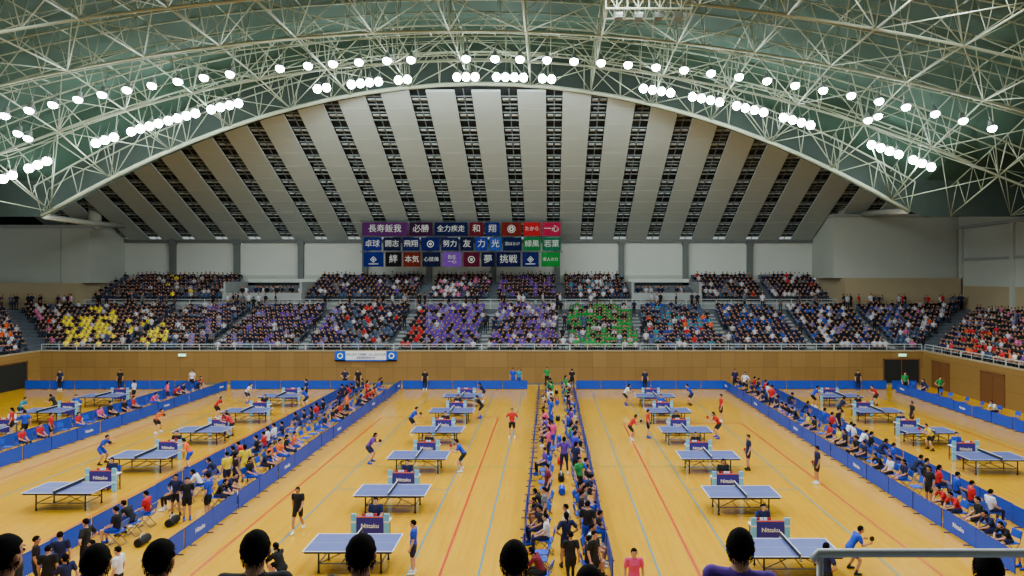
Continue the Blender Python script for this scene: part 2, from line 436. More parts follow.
# hanging equipment frame
mb=MB(); xa,xb=PX(605,36),PX(690,36); z0=PZ(13,36); z1=z0+.9
for y in (35.4,36.8):
    for z in (z0,z1): mb.tube((xa,y,z),(xb,y,z),.05,n=6)
    for q in range(9):
        x=xa+(xb-xa)*q/8; mb.tube((x,y,z0),(x,y,z1),.03,n=5)
        if q<8: mb.tube((x,y,z0 if q%2 else z1),(x+(xb-xa)/8,y,z1 if q%2 else z0),.025,n=5)
for q in range(9):
    x=xa+(xb-xa)*q/8; mb.tube((x,35.4,z0),(x,36.8,z0),.03,n=5)
for x in (xa+.3,xb-.3): mb.tube((x,36,z1),(x,36,zv(x,36)+2),.03,n=5)
for q in range(4): mb.box(xa+.5+q*1.0,xa+.9+q*1.0,35.8,36.4,z0-.28,z0-.02,1)
add('equipment_frame',mb.mesh('equipment_frame',[M_truss,M_house]),label='rectangular steel equipment frame hanging from the roof',cat='equipment frame')

# ------------------------------------------------------------ lamps
mb=MB(); rings=[]
for z,r in ((.56,.09),(.5,.13),(.28,.17),(.14,.24),(0.04,.30),(0,.30)):
    rings.append([(r*math.cos(t),r*math.sin(t),z) for t in [2*math.pi*q/14 for q in range(14)]])
mb.loft(rings,0); mb.tube((0,0,.5),(0,0,1.5),.03,n=4)
house_me=mb.mesh('lamp_housing',[M_house],True)
mb=MB(); mb.ell((0,0,-.02),(.27,.27,.23),14,8); lens_me=mb.mesh('lamp_lens',[M_lamp],True)
mb=MB(); mb.ell((0,0,-.04),(.30,.30,.32),14,8); lens2_me=mb.mesh('lamp_lens',[M_lamp],True)
def lamp(x,D,z,big=False,energy=0):
    e=add('arena_lamp',None,(x,D,z),label='round bell-shaped floodlight glowing white beneath the roof',cat='lamp',group='arena floodlights under the roof')
    e.rotation_euler=(math.radians(-22),0,0)
    add('lamp_housing',house_me,parent=e); add('lamp_lens',lens2_me if big else lens_me,parent=e)
    if energy:
        l=bpy.data.lights.new('lamp_light','POINT'); l.energy=energy; l.shadow_soft_size=.25; l.color=(.88,.98,1)
        o=bpy.data.objects.new('lamp_light',l); COL.objects.link(o); o.location=(x,D-.2,z-.5)
pxA=[5,29,53,78,102,127,152,178,204,230,280,308,333,359,387,411,466,495,520,547,574,601,628,656,684,711,739,767,795,823,851,879,906,935,963,992]
for i,p in enumerate(pxA):
    x=PX(p,45); z=22.9-.0041*(x+4.8)**2; lamp(x,45,z,False,400 if i%3==1 else 0)
clB=[(8,176,2),(38,160,3),(105,133,3),(145,120,4),(182,110,4),(225,101,4),(322,80,2),(365,77,4),(403,75,2),(466,74,3),(510,75,4),(547,76,2),(657,92,4),(706,100,4),(750,110,4),(797,120,4),(885,147,4),(922,160,3)]
for p,y,n in clB:
    x=PX(p,52)
    for q in range(n):
        xx=x+(q-(n-1)/2)*.66; lamp(xx,52,23.75-.0061*(xx+5)**2,True,560 if q==0 else 0)
for px,py in ((72,30),(84,36),(96,42),(108,47),(744,16),(756,10),(18,133),(28,138),(868,120),(878,116)):
    lamp(PX(px,48),48,PZ(py,48),False,0)
for D,pk,k2 in ((45,23.9,.0041),(52,24.9,.0061)):
    mb=MB(); xs2=list(np.linspace(-40,31,36))
    for dy in (-.4,.4): mb.path([(x,D+dy,pk+.55-k2*(x+5)**2) for x in xs2],[.045]*len(xs2),5,0)
    for x in xs2:
        z=pk+.55-k2*(x+5)**2; mb.tube((x,D-.4,z),(x,D+.4,z),.035,n=4)
    mb.path([(x,D-.4,pk+1.35-k2*(x+5)**2) for x in xs2],[.025]*len(xs2),4,0)
    add('lighting_catwalk',mb.mesh('lighting_catwalk',[M_truss]),label='slim curved steel catwalk carrying the floodlights',cat='catwalk',group='lighting catwalks')
for x in (-30,-14,2,18):
    for D in (16,25,34):
        l=bpy.data.lights.new('roof_light','AREA'); l.energy=1700; l.shape='RECTANGLE'; l.size=6; l.size_y=1.5; l.color=(.93,.99,1)
        o=bpy.data.objects.new('roof_light',l); COL.objects.link(o); o.location=(x,D,23.2)
w=bpy.data.worlds.new('W'); SC.world=w; w.use_nodes=True
w.node_tree.nodes['Background'].inputs[0].default_value=(.84,.96,.95,1); w.node_tree.nodes['Background'].inputs[1].default_value=.45

# ------------------------------------------------------------ banners
DBN=74.0
ban=[(362,408,222,236,(86,30,96),'長寿飯我'),(409,433,222,236,(56,16,56),'必勝'),(434,468,222,236,(16,22,66),'全力疾走'),(469,484,222,236,(96,18,34),'和'),(485,500,222,236,(22,34,106),'翔'),(501,522,222,236,(110,30,24),'❖'),(523,541,222,236,(186,26,36),'たから'),(542,561,222,236,(176,24,66),'一心'),
(363,382,237,251,(18,30,116),'卓球'),(383,401,237,251,(16,20,56),'闘志'),(402,420,237,251,(18,24,80),'飛翔'),(421,440,237,251,(16,24,94),'●'),(441,459,237,251,(18,26,76),'努力'),(460,474,237,251,(14,22,60),'友'),(475,488,237,251,(28,46,150),'力'),(489,502,237,251,(36,76,160),'光'),(503,522,237,251,(14,22,70),'羽ばたけ'),(523,541,237,251,(20,116,60),'緑風'),(542,561,237,251,(16,106,76),'若葉'),
(363,384,252,267,(16,34,116),'◆'),(385,402,252,267,(22,16,22),'絆'),(403,421,252,267,(106,32,18),'本気'),(422,441,252,267,(16,20,56),'心技体'),(442,462,252,267,(120,66,170),'長生\n一心'),(463,480,252,267,(86,12,40),'●'),(481,495,252,267,(12,18,56),'夢'),(496,521,252,267,(14,18,66),'挑戦'),(522,539,252,267,(20,30,96),'◆'),(541,560,252,267,(26,136,56),'若人の力')]
def plain(c): return mat('banner_%d_%d_%d'%c,c,0.9,scale=2,var=.08,spec=.1)
def disc(m2,r0,r1,K=16,sq=1.0,dz=0):
    P=lambda r,q:(r*math.cos(2*math.pi*q/K),-.06,dz+sq*r*math.sin(2*math.pi*q/K))
    if r0==0: m2.quad([P(r1,q) for q in range(K)],0)
    else:
        for q in range(K): m2.quad([P(r0,q),P(r0,q+1),P(r1,q+1),P(r1,q)],0)
for (a,b,t,u,c,s) in ban:
    x0,x1=PX(a,DBN)+.04,PX(b,DBN)-.04; z1,z0=PZ(t,DBN)-.03,PZ(u,DBN)+.03
    mb=MB(); nx=6; w_=(x1-x0); h_=(z1-z0)
    for j in range(nx+1):
        xx=-w_/2+w_*j/nx; yy=.03*math.sin(j*2.1)
        mb.v+=[(xx,yy,-h_/2),(xx,yy,h_/2)]
    for j in range(nx): mb.f.append((2*j,2*j+2,2*j+3,2*j+1)); mb.m.append(0)
    o=add('team_banner',mb.mesh('team_banner',[plain(tuple(int(q*.85) for q in c))]),((x0+x1)/2,DBN,(z0+z1)/2),label='coloured cloth team banner with white lettering '+s.replace('\n','') if s not in '❖●◆' else 'coloured cloth team banner with a white crest',cat='banner',group='team banners hung in rows above the stand')
    if s in '❖●◆':
        m2=MB()
        if s=='●': disc(m2,.28,.36); disc(m2,0,.14)
        elif s=='◆': disc(m2,.24,.34,4); disc(m2,0,.13,4); m2.quad([(-.5,-.06,-.5),(.5,-.06,-.5),(.5,-.06,-.42),(-.5,-.06,-.42)],0)
        else:
            for q in range(6):
                a_=math.pi/3*q; cx_,cz_=.2*math.cos(a_),.2*math.sin(a_)
                m2.quad([(cx_+.1*math.cos(k*math.pi/4),-.06,cz_+.1*math.sin(k*math.pi/4)) for k in range(8)],0)
            disc(m2,.36,.42)
        add('crest',m2.mesh('crest',[M_cream]),parent=o)
    else:
        ln=max(len(k) for k in s.split('\n')); nl=s.count('\n')+1
        sz=min(h_*.62/nl,w_*.84/max(1,ln))
        add('lettering',text_mesh(s,sz,M_cream,bold=.0),(0,-.07,0),parent=o,rot=(math.pi/2,0,0))
for t in (221,236.6,251.8):
    mb=MB(); z=PZ(t,DBN); mb.tube((PX(360,DBN),DBN+.06,z),(PX(563,DBN),DBN+.06,z),.05,n=6)
    for p in (362,412,462,512,561): 
        x=PX(p,DBN); mb.tube((x,DBN+.1,z),(x,DBN+.1,zs(DBN)-.2 if t==221 else PZ(t-15,DBN)),.02,n=4)
    add('banner_pole',mb.mesh('banner_pole',[M_steel]),label='thin steel pipe holding a row of banners',cat='pole',group='banner poles')
x0,x1=PX(335,59.9),PX(397,59.9); mb=MB(); w_=x1-x0
mb.box(-w_/2,w_/2,-.02,.0,-.42,.42,0); mb.box(-w_/2,-w_/2+.9,-.03,-.02,-.42,.42,1); mb.box(w_/2-.9,w_/2,-.03,-.02,-.42,.42,1); mb.box(-w_/2,w_/2,-.03,-.02,-.42,-.32,1)
bo=add('event_banner',mb.mesh('event_banner',[M_white,plain((24,90,200))]),((x0+x1)/2,59.88,PZ(356,59.9)),label='white and blue event banner tied to the stand parapet',cat='banner')
add('lettering',text_mesh('がんばろう卓球！みんなの大会',.24,M_navy,bold=.0),(0,-.05,.13),parent=bo,rot=(math.pi/2,0,0))
add('lettering',text_mesh('全国選抜卓球大会',.2,M_navy),(0,-.05,-.14),parent=bo,rot=(math.pi/2,0,0))
for sx in (-1,1):
    m2=MB(); disc(m2,.16,.24)
    add('crest',m2.mesh('crest',[M_white]),(sx*(w_/2-.45),.01,.02),parent=bo)

def rail(name,p0,p1,h,posts,lab,rr=.035,n=2,mt=M_rail,grp=None):
    mb=MB(); p0=Vector(p0); p1=Vector(p1)
    for k in range(n):
        z=Vector((0,0,h*(1-k*.45))); mb.tube(p0+z,p1+z,rr if k==0 else rr*.6,n=6)
    for k in range(posts+1):
        p=p0.lerp(p1,k/posts); mb.tube(p,p+Vector((0,0,h)),rr*.8,n=6)
    add(name,mb.mesh(name,[mt]),label=lab,cat='railing',group=grp)
x=WL
while x<WR-1:
    rail('guard_rail',(x,DB+.14,2.9),(min(x+7.4,WR),DB+.14,2.9),.5,5,'slim metal guard rail along the stand parapet',.03,grp='parapet guard rails'); x+=7.45
for y in (44,49.4,54.8): rail('guard_rail',(WR+.14,y,2.9),(WR+.14,min(y+5.3,DB),2.9),.5,4,'slim metal guard rail along the side parapet',.03,grp='parapet guard rails')
x=-47
while x<28:
    rail('guard_rail',(x,DU-.7,zt),(min(x+7.5,29),DU-.7,zt),1.0,5,'metal guard rail along the mid-stand walkway',.035,grp='walkway guard rails'); x+=7.6

# ------------------------------------------------------------ table tennis tables
L2,W2=1.37,.7625
mb=MB(); mb.box(-L2,L2,-W2,W2,.735,.76,0)
e=.7612
for (a,b,c,d) in ((-L2,L2,-W2,-W2+.03),(-L2,L2,W2-.03,W2),(-L2,-L2+.03,-W2+.03,W2-.03),(L2-.03,L2,-W2+.03,W2-.03),(-L2+.03,L2-.03,-.003,.003)):
    mb.quad([(a,c,e),(b,c,e),(b,d,e),(a,d,e)],1)
mb.box(-L2+.05,L2-.05,-W2+.04,-W2+.07,.68,.735,2); mb.box(-L2+.05,L2-.05,W2-.07,W2-.04,.68,.735,2)
top_me=mb.mesh('tabletop',[M_tt,M_white,M_black])
mb=MB(); mb.box(-.006,.006,-.915,.915,.765,.9,0); mb.box(-.01,.01,-.915,.915,.895,.9125,1)
net_me=mb.mesh('net',[M_net,M_white])
mb=MB(); mb.tube((0,0,.70),(0,0,.92),.015,n=6); mb.box(-.03,.03,-.06,.06,.70,.73,0); post_me=mb.mesh('net_post',[M_steel])
mb=MB(); mb.path([(0,0,.70),(0,0,.12),(0,0,.04)],[.03,.03,.03],6); mb.ell((0,0,.045),(.05,.035,.045),8,5); leg_me=mb.mesh('leg',[M_black])
mb=MB(); 
for sx in (-1,1): mb.tube((sx*.95,-.5,.3),(sx*.95,.5,.3),.022,n=5); mb.tube((sx*.25,-.5,.3),(sx*.25,.5,.3),.022,n=5); mb.tube((sx*.95,-.5,.3),(sx*.25,-.5,.62),.018,n=5); mb.tube((sx*.95,.5,.3),(sx*.25,.5,.62),.018,n=5)
for sy in (-.5,.5): mb.tube((-.95,sy,.3),(.95,sy,.3),.018,n=5)
frame_me=mb.mesh('undercarriage',[M_steel])
mb=MB(); mb.box(-.46,.46,-.03,0,.16,.92,0); mb.box(-.46,.46,-.035,-.03,.88,.92,1); d_front=mb.mesh('front_panel',[M_navy,M_orng])
mb=MB(); mb.box(-.09,.09,-.03,.03,.02,1.0,0); mb.box(-.09,.09,-.035,-.03,.70,.76,1); d_side=mb.mesh('side_panel',[M_sky,M_white])
mb=MB(); mb.box(-.64,.64,0,.42,.70,.73,0)
for sx in (-.6,.56): mb.box(sx,sx+.04,.36,.4,0,.7,1)
d_top=mb.mesh('desktop',[M_white,M_steel])
nit=text_mesh('Nittaku',.20,M_white,bold=.003)
mb=MB(); mb.box(-.26,.26,-.02,.02,0,.03,1)
for k in range(4): mb.box(-.25+.13*k,-.14+.13*k,-.02,.0,.03,.22,0 if k%3 else 2)
sb_me=mb.mesh('scoreboard',[M_white,M_black,mat('score_red',(200,40,40))])
cols={-6.1:[21.4,26.9,32.4,38.0,43.6,49.2],7.35:[21.0,26.7,32.4,38.0,43.6,49.2],-18.9:[27.2,32.5,38.0,43.6,49.2],-31.4:[43.6,49.2,38.0],20.4:[32.2,37.8,43.6,49.2]}
tables=[]
for X,Ds in cols.items():
    for D in Ds: tables.append((X,D+W2))
for (X,Y) in tables:
    e=add('table_tennis_table',None,(X,Y,0),label='blue table tennis table with white edge lines and dark net',cat='table tennis table',group='table tennis tables in the courts')
    add('tabletop',top_me,parent=e); add('net',net_me,parent=e); add('undercarriage',frame_me,parent=e)
    for s in (-1,1): add('net_post',post_me,(0,s*.93,0),parent=e)
    for sx in (-.95,.95):
        for sy in (-.5,.5): add('leg',leg_me,(sx,sy,0),parent=e)
    Yd=Y+1.95
    d=add('umpire_desk',None,(X,Yd,0),label='umpire desk with purple-blue front reading Nittaku',cat='desk',group='umpire desks beside the tables')
    add('front_panel',d_front,parent=d); add('desktop',d_top,parent=d)
    for s in (-1,1): add('side_panel',d_side,(s*.56,0,0),parent=d)
    add('lettering',nit,(0,-.04,.6),parent=d,rot=(math.pi/2,0,0))
    add('scoreboard',sb_me,(X+random.uniform(-.2,.2),Yd+.2,.73),label='small white flip scoreboard on the umpire desk',cat='scoreboard',group='flip scoreboards')

# ------------------------------------------------------------ barriers
BL=2.0
mb=MB(); mb.box(-BL/2+.03,BL/2-.03,-.012,.012,.05,.70,0)
mb.path([(-BL/2+.02,0,.03),(-BL/2+.02,0,.72),(BL/2-.02,0,.72),(BL/2-.02,0,.03)],[.018]*4,5,1)
mb.tube((-BL/2+.02,0,.05),(BL/2-.02,0,.05),.014,n=5,m=1)
for sx in (-.6,.6): mb.box(sx-.02,sx+.02,-.2,.2,0,.03,1)
bar_me=mb.mesh('barrier',[M_barrier,M_barrier2])
bt=text_mesh('Nittaku',.22,M_white,bold=.002)
def barrier(x,y,rz,txt=None):
    o=add('barrier',bar_me,(x,y,0),rz,label='low blue court surround barrier with small white lettering' if txt else 'plain low blue fabric court surround barrier',cat='barrier',group='court surround barriers')
    if txt:
        s=1 if txt=='+' else -1
        add('lettering',bt,(0,-.03*s,.38),parent=o,rot=(math.pi/2,0,0 if s==1 else math.pi))
def line(x,y0,y1,face=None,every=4,jit=.03):
    y=y0+BL/2; k=0
    while y<y1:
        t=face if (face and k%every==1) else None
        barrier(x+random.uniform(-jit,jit),y,math.pi/2,t); y+=BL+.02; k+=1
line(-28.6,32.5,57,'+'); line(-26.0,29,57,'+'); line(-15.8,20.5,57,'-'); line(-12.1,21.5,57,'+')
line(-0.85,21,57); line(1.85,21,57); line(14.1,21.5,57,'-'); line(16.95,22,57,'+'); line(27.35,36,57,'-')
def linex(y,x0,x1):
    x=x0+BL/2
    while x<x1: barrier(x,y,0,None); x+=BL+.02
linex(57.4,WL+.6,-28.8); linex(57.4,-25.8,-15.8); linex(57.4,-11.9,-1.1); linex(57.4,2.1,13.9); linex(57.4,17.1,27.2); linex(57.4,27.6,30.4)

# ------------------------------------------------------------ people
def V3(*a): return Vector(a)
def mk(pelvis,chest,neck,head,sh,el,wr,hp,kn,an,toe=.17,sh2=None,el2=None,wr2=None,kn2=None,an2=None):
    P=dict(pelvis=V3(*pelvis),chest=V3(*chest),neck=V3(*neck),head=V3(*head))
    def mir(p): return V3(-p[0],p[1],p[2])
    P['sh']=[V3(*sh),V3(*sh2) if sh2 else mir(sh)]; P['el']=[V3(*el),V3(*el2) if el2 else mir(el)]; P['wr']=[V3(*wr),V3(*wr2) if wr2 else mir(wr)]
    P['hp']=[V3(*hp),mir(hp)]; P['kn']=[V3(*kn),V3(*kn2) if kn2 else mir(kn)]; P['an']=[V3(*an),V3(*an2) if an2 else mir(an)]; P['toe']=toe
    return P
POSES=dict(
 stand=mk((0,0,.93),(0,.0,1.27),(0,-.01,1.44),(0,.02,1.585),(.18,-.01,1.39),(.235,-.03,1.11),(.24,.06,.87),(.09,0,.9),(.10,.03,.48),(.11,-.02,.08)),
 ready=mk((0,-.14,.80),(0,.06,1.09),(0,.15,1.23),(0,.23,1.35),(.18,.11,1.18),(.27,.16,.93),(.22,.40,.98),(.1,-.14,.77),(.2,.12,.44),(.27,-.05,.08)),
 stroke=mk((0,-.08,.84),(.02,.10,1.14),(.02,.18,1.28),(.02,.26,1.40),(.19,.22,1.24),(.36,.42,1.14),(.28,.66,1.24),(.1,-.08,.81),(.2,.2,.46),(.27,.16,.08),sh2=(-.16,.06,1.2),el2=(-.3,.02,.98),wr2=(-.3,.24,1.02),kn2=(-.2,-.02,.45),an2=(-.28,-.3,.09)),
 walk=mk((0,0,.92),(0,.02,1.27),(0,.02,1.44),(0,.05,1.585),(.18,.0,1.39),(.23,-.12,1.13),(.22,-.12,.88),(.09,0,.9),(.10,.2,.50),(.10,.26,.09),el2=(-.23,.10,1.13),wr2=(-.2,.28,.96),kn2=(-.1,-.04,.49),an2=(-.1,-.34,.14)),
 hips=mk((0,0,.93),(0,.0,1.27),(0,-.01,1.44),(0,.02,1.585),(.18,-.01,1.39),(.36,-.08,1.14),(.19,.05,1.0),(.09,0,.9),(.13,.03,.48),(.16,-.02,.08)),
 sit=mk((0,0,.53),(0,.0,.88),(0,.01,1.04),(0,.05,1.18),(.18,.0,.99),(.22,.06,.72),(.12,.30,.60),(.09,.02,.53),(.13,.45,.51),(.13,.42,.08),.15),
 lean=mk((0,.0,.53),(0,.16,.84),(0,.26,.96),(0,.35,1.07),(.18,.22,.92),(.22,.38,.68),(.07,.52,.60),(.09,.02,.53),(.17,.45,.51),(.16,.40,.08),.15),
 crouch=mk((0,-.1,.36),(0,.06,.68),(0,.12,.83),(0,.17,.97),(.18,.09,.79),(.25,.25,.56),(.12,.42,.52),(.09,-.1,.36),(.17,.28,.44),(.15,.02,.09),.15),
)
def build_person(key,P):
    mb=MB(); seg=[]
    p,c,n,h=P['pelvis'],P['chest'],P['neck'],P['head']
    right=V3(1,0,0)
    def ring(cn,d,hw,hd,k=14):
        f=d.cross(right).normalized()
        return [cn+right*hw*math.cos(t)+f*hd*math.sin(t) for t in [2*math.pi*q/k for q in range(k)]]
    d1=(c-p).normalized(); d2=(n-c).normalized()
    mb.loft([ring(p-d1*.10,d1,.10,.085),ring(p-d1*.02,d1,.165,.115),ring(p+d1*.06,d1,.16,.11),ring(p.lerp(c,.5),d1,.142,.10),ring(c,d1,.165,.115),ring(c.lerp(n,.55),d2,.175,.095),ring(c.lerp(n,.85),d2,.10,.07),ring(n,d2,.06,.058)],0)
    seg+=[(p.lerp(c,.15),c,.14,.15,1),(p-d1*.05,p,.14,.14,2),(c.lerp(n,.5)-right*.12,c.lerp(n,.5)+right*.12,.09,.09,1)]
    mb.tube(n-d2*.06,h-V3(0,0,.04),.060,.056,10); seg.append((n+d2*.015,h-V3(0,0,.05),.052,.05,0))
    mb.ell(h+V3(0,-.005,.015),(.076,.092,.10),14,10); mb.ell(h+V3(0,.028,-.055),(.056,.058,.058),12,8); mb.ell(h+V3(0,.10,-.01),(.014,.018,.024),8,6)
    for s in (-1,1): mb.ell(h+V3(s*.083,-.005,-.01),(.016,.024,.034),8,6)
    seg.append((h-V3(0,0,.03),h+V3(0,0,.03),.09,.09,0))
    for i in (0,1):
        sh,el,wr,hp,kn,an=[P[q][i] for q in ('sh','el','wr','hp','kn','an')]
        mb.ell(sh,(.068,.068,.068),10,8); mb.path([c.lerp(n,.5),sh],[.08,.066],10)
        mb.path([sh,sh.lerp(el,.5),sh.lerp(el,.62)],[.066,.066,.064],10)
        mb.path([sh,sh.lerp(el,.6),el],[.05,.046,.038],10); mb.ell(el,(.039,.039,.039),8,6)
        mb.path([el,el.lerp(wr,.3),wr],[.038,.041,.026],10)
        dw=(wr-el).normalized(); mb.path([wr-dw*.01,wr+dw*.04,wr+dw*.085],[.026,.036,.030],8)
        seg+=[(c.lerp(n,.5),sh,.08,.066,1),(sh,sh.lerp(el,.6),.066,.066,1),(sh.lerp(el,.66),el,.045,.038,5),(el,wr,.04,.026,5),(wr,wr+dw*.1,.03,.03,0)]
        mb.path([hp,hp.lerp(kn,.5),kn],[.092,.078,.054],10); mb.ell(hp,(.095,.095,.095),10,8); mb.ell(kn,(.055,.055,.055),8,6)
        mb.path([hp,hp.lerp(kn,.62)],[.10,.088],10)
        mb.path([kn,kn.lerp(an,.3),an],[.052,.056,.036],10)
        fd=V3(0,1,0); mb.path([an-fd*.06-V3(0,0,.035),an+fd*.03-V3(0,0,.03),an+fd*P['toe']-V3(0,0,.042),an+fd*(P['toe']+.03)-V3(0,0,.05)],[.04,.048,.038,.022],10); mb.ell(an,(.042,.048,.045),8,6)
        seg+=[(hp,hp.lerp(kn,.6),.1,.09,2),(hp.lerp(kn,.68),kn,.06,.054,3),(kn,kn.lerp(an,.75),.055,.04,3),(kn.lerp(an,.78),kn.lerp(an,.85),.04,.04,4),(an-fd*.06-V3(0,0,.03),an+fd*(P['toe']+.02)-V3(0,0,.04),.05,.04,4)]
    me=mb.mesh('tmp',[M_skin]); o=bpy.data.objects.new('tmp',me); COL.objects.link(o)
    r=o.modifiers.new('r','REMESH'); r.mode='VOXEL'; r.voxel_size=.0135
    sm=o.modifiers.new('s','SMOOTH'); sm.factor=.5; sm.iterations=2
    dg=bpy.context.evaluated_depsgraph_get(); dg.update()
    m2=bpy.data.meshes.new_from_object(o.evaluated_get(dg)); bpy.data.objects.remove(o)
    nv=len(m2.vertices); co=np.empty(nv*3); m2.vertices.foreach_get('co',co); co=co.reshape(-1,3)
    faces=[tuple(q.vertices) for q in m2.polygons]
    cen=np.array([co[list(f)].mean(0) for f in faces])
    best=np.full(len(cen),1e9); lab=np.zeros(len(cen),int)
    for a,b,ra,rb,l in seg:
        a=np.array(a); b=np.array(b); ab=b-a; t=np.clip(((cen-a)@ab)/(ab@ab+1e-9),0,1)
        d=np.linalg.norm(cen-(a+t[:,None]*ab),axis=1)-(ra+(rb-ra)*t)
        k=d<best; best[k]=d[k]; lab[k]=l
    out=MB(); out.v=[tuple(x) for x in co]; out.f=faces; out.m=[int(x) for x in lab]
    for s in (-1,1):
        out.ell(h+V3(s*.03,.080,.006),(.013,.008,.008),8,5,6); out.ell(h+V3(s*.031,.083,.03),(.018,.006,.004),8,4,6)
    out.ell(h+V3(0,.083,-.062),(.022,.006,.006),8,4,7)
    for i in (0,1):
        el,wr=P['el'][i],P['wr'][i]; s=1 if i==0 else -1
        d=(wr-el).normalized(); side=V3(0,1,0) if abs(d.z)>.75 else V3(0,0,1)
        side=(side-d*side.dot(d)).normalized(); nrm=(V3(-s,0,0)); nrm=(nrm-d*nrm.dot(d)).normalized()
        for q,(ln,off_) in enumerate(((.068,.024),(.078,.008),(.072,-.008),(.058,-.023))):
            b=wr+d*.075+side*off_; m1=b+d*ln*.5+nrm*.012; e_=b+d*ln*.85+nrm*.04
            out.path([b,m1,e_],[.0105,.0095,.0075],6,0)
        b=wr+d*.03+side*.028; out.path([b,b+side*.025+d*.02+nrm*.01,b+side*.03+d*.05+nrm*.02],[.012,.0105,.008],6,0)
    return out.mesh('person_'+key,[M_skin,CLOTH['blue'],CLOTH['black'],M_skin,M_white,M_skin,M_eye,M_lip],True)
BODY={k:build_person(k,p) for k,p in POSES.items()}
def hair_mesh(long=False,hi=False):
    mb=MB(); r0=random.Random(3)
    def fn(d):
        x,y,z=d; k=1.0
        if y>.42 and z<.42: k=.78
        if z<(-.95 if long else (-.85 if hi else -.6)): k=.7
        elif z<-.05 and abs(x)>.76 and y>-.15: k=.82
        if hi and z<-.1: k*=1+.14*z
        am=.006 if hi else .012
        return k*(1+.012*math.sin(7*x+5*z)*math.cos(6*y+3))+r0.uniform(-am,am)
    mb.ell((0,-.012,.022 if not (long or hi) else .010),(.090,.106,.108 if not (long or hi) else .118),40 if hi else 16,28 if hi else 12,0,fn)
    if long: mb.path([(0,-.09,-.02),(0,-.13,-.06),(0,-.12,-.18)],[.03,.035,.012],8,0)
    if hi:
        for q in range(700):
            t=r0.uniform(0,2*math.pi); ph=r0.uniform(-.8,1.4)
            d=V3(math.cos(ph)*math.cos(t),math.cos(ph)*math.sin(t),math.sin(ph))
            if d.y>.3 and d.z<.5: continue
            b=V3(d.x*.087,d.y*.102-.012,d.z*.114+.010); tip=b+V3(d.x*.003+r0.uniform(-.008,.008),d.y*.003,-.024+d.z*.012)
            mb.path([b,b.lerp(tip,.5)+d*.003,tip],[.002,.0018,.0006],4,0)
    return mb.mesh('hair',[M_hair],True)
HAIR=[hair_mesh(False),hair_mesh(True)]; HAIRH=hair_mesh(False,True)
NPERS=0; REG=[]
POSN=dict(stand='standing',ready='in ready stance',stroke='lunging forward',walk='walking',hips='hands on hips',sit='seated',lean='leaning forward',crouch='squatting')
def person(x,y,rz,pose,shirt,pants='black',legs='skin',z=0.0,sc=None,long=None,hi=False,where='on court',arms='skin',free=True):
    global NPERS; NPERS+=1
    sc=sc or random.uniform(.93,1.03)
    if z==0 and free:
        for _ in range(6):
            if any(abs(x-a)<.5 and abs(y-b)<.5 for a,b in REG): y+=.35
            else: break
        for (X,Y) in tables:
            if abs(x-X)<1.85 and abs(y-Y)<1.15: x=X+(1.95 if x>X else -1.95)
            if abs(x-X)<1.0 and abs(y-Y-2.1)<.5: x=X+(1.2 if x>X else -1.2)
    if z==0: REG.append((x,y))
    o=add('person',BODY[pose],(x,y,z),rz,label='person in %s shirt and %s %s, %s %s'%(shirt,pants,'shorts' if legs=='skin' else 'trousers',POSN[pose],where),cat='person',group='people in the arena',scale=sc)
    sk=random.choice((M_skin,M_skin,M_skin2))
    ms=[sk,CLOTH[shirt],CLOTH[pants],sk if legs=='skin' else CLOTH[pants],random.choice((M_white,M_black,CLOTH['blue'])),sk if arms=='skin' else CLOTH[shirt]]
    for i,m in enumerate(ms):
        o.material_slots[i].link='OBJECT'; o.material_slots[i].material=m
    lg=random.random()<.35 if long is None else long
    add('hair',HAIRH if hi else HAIR[1 if lg else 0],tuple(POSES[pose]['head']),parent=o)
    return o
mb=MB()
mb.tube((0,0,-.10),(0,0,-.01),.014,.014,6,0)
for s,m in ((-1,1),(1,2)):
    pts=[(s*.006,.076*math.cos(t),.07+.08*math.sin(t)) for t in [2*math.pi*q/14 for q in range(14)]]
    mb.loft([[(0,p[1],p[2]) for p in pts],pts],m)
racket_me=mb.mesh('table_tennis_racket',[mat('racket_handle',(170,120,70)),mat('rubber_red',(190,30,30)),M_black])
def player(x,y,side,pose,shirt,pants='black'):
    rz=-math.pi/2 if side<0 else math.pi/2
    o=person(x,y,rz,pose,shirt,pants); x,y=o.location.x,o.location.y
    w_=POSES[pose]['wr'][0]; d=(w_-POSES[pose]['el'][0]).normalized(); hp=w_+d*.09
    hp=Matrix.Rotation(rz,3,'Z')@(hp*o.scale[0])
    if y<42: add('table_tennis_racket',racket_me,(x+hp.x,y+hp.y,hp.z+.06),rz,label='red and black table tennis racket held by a player',cat='racket',group='rackets held by players')
A=math.pi
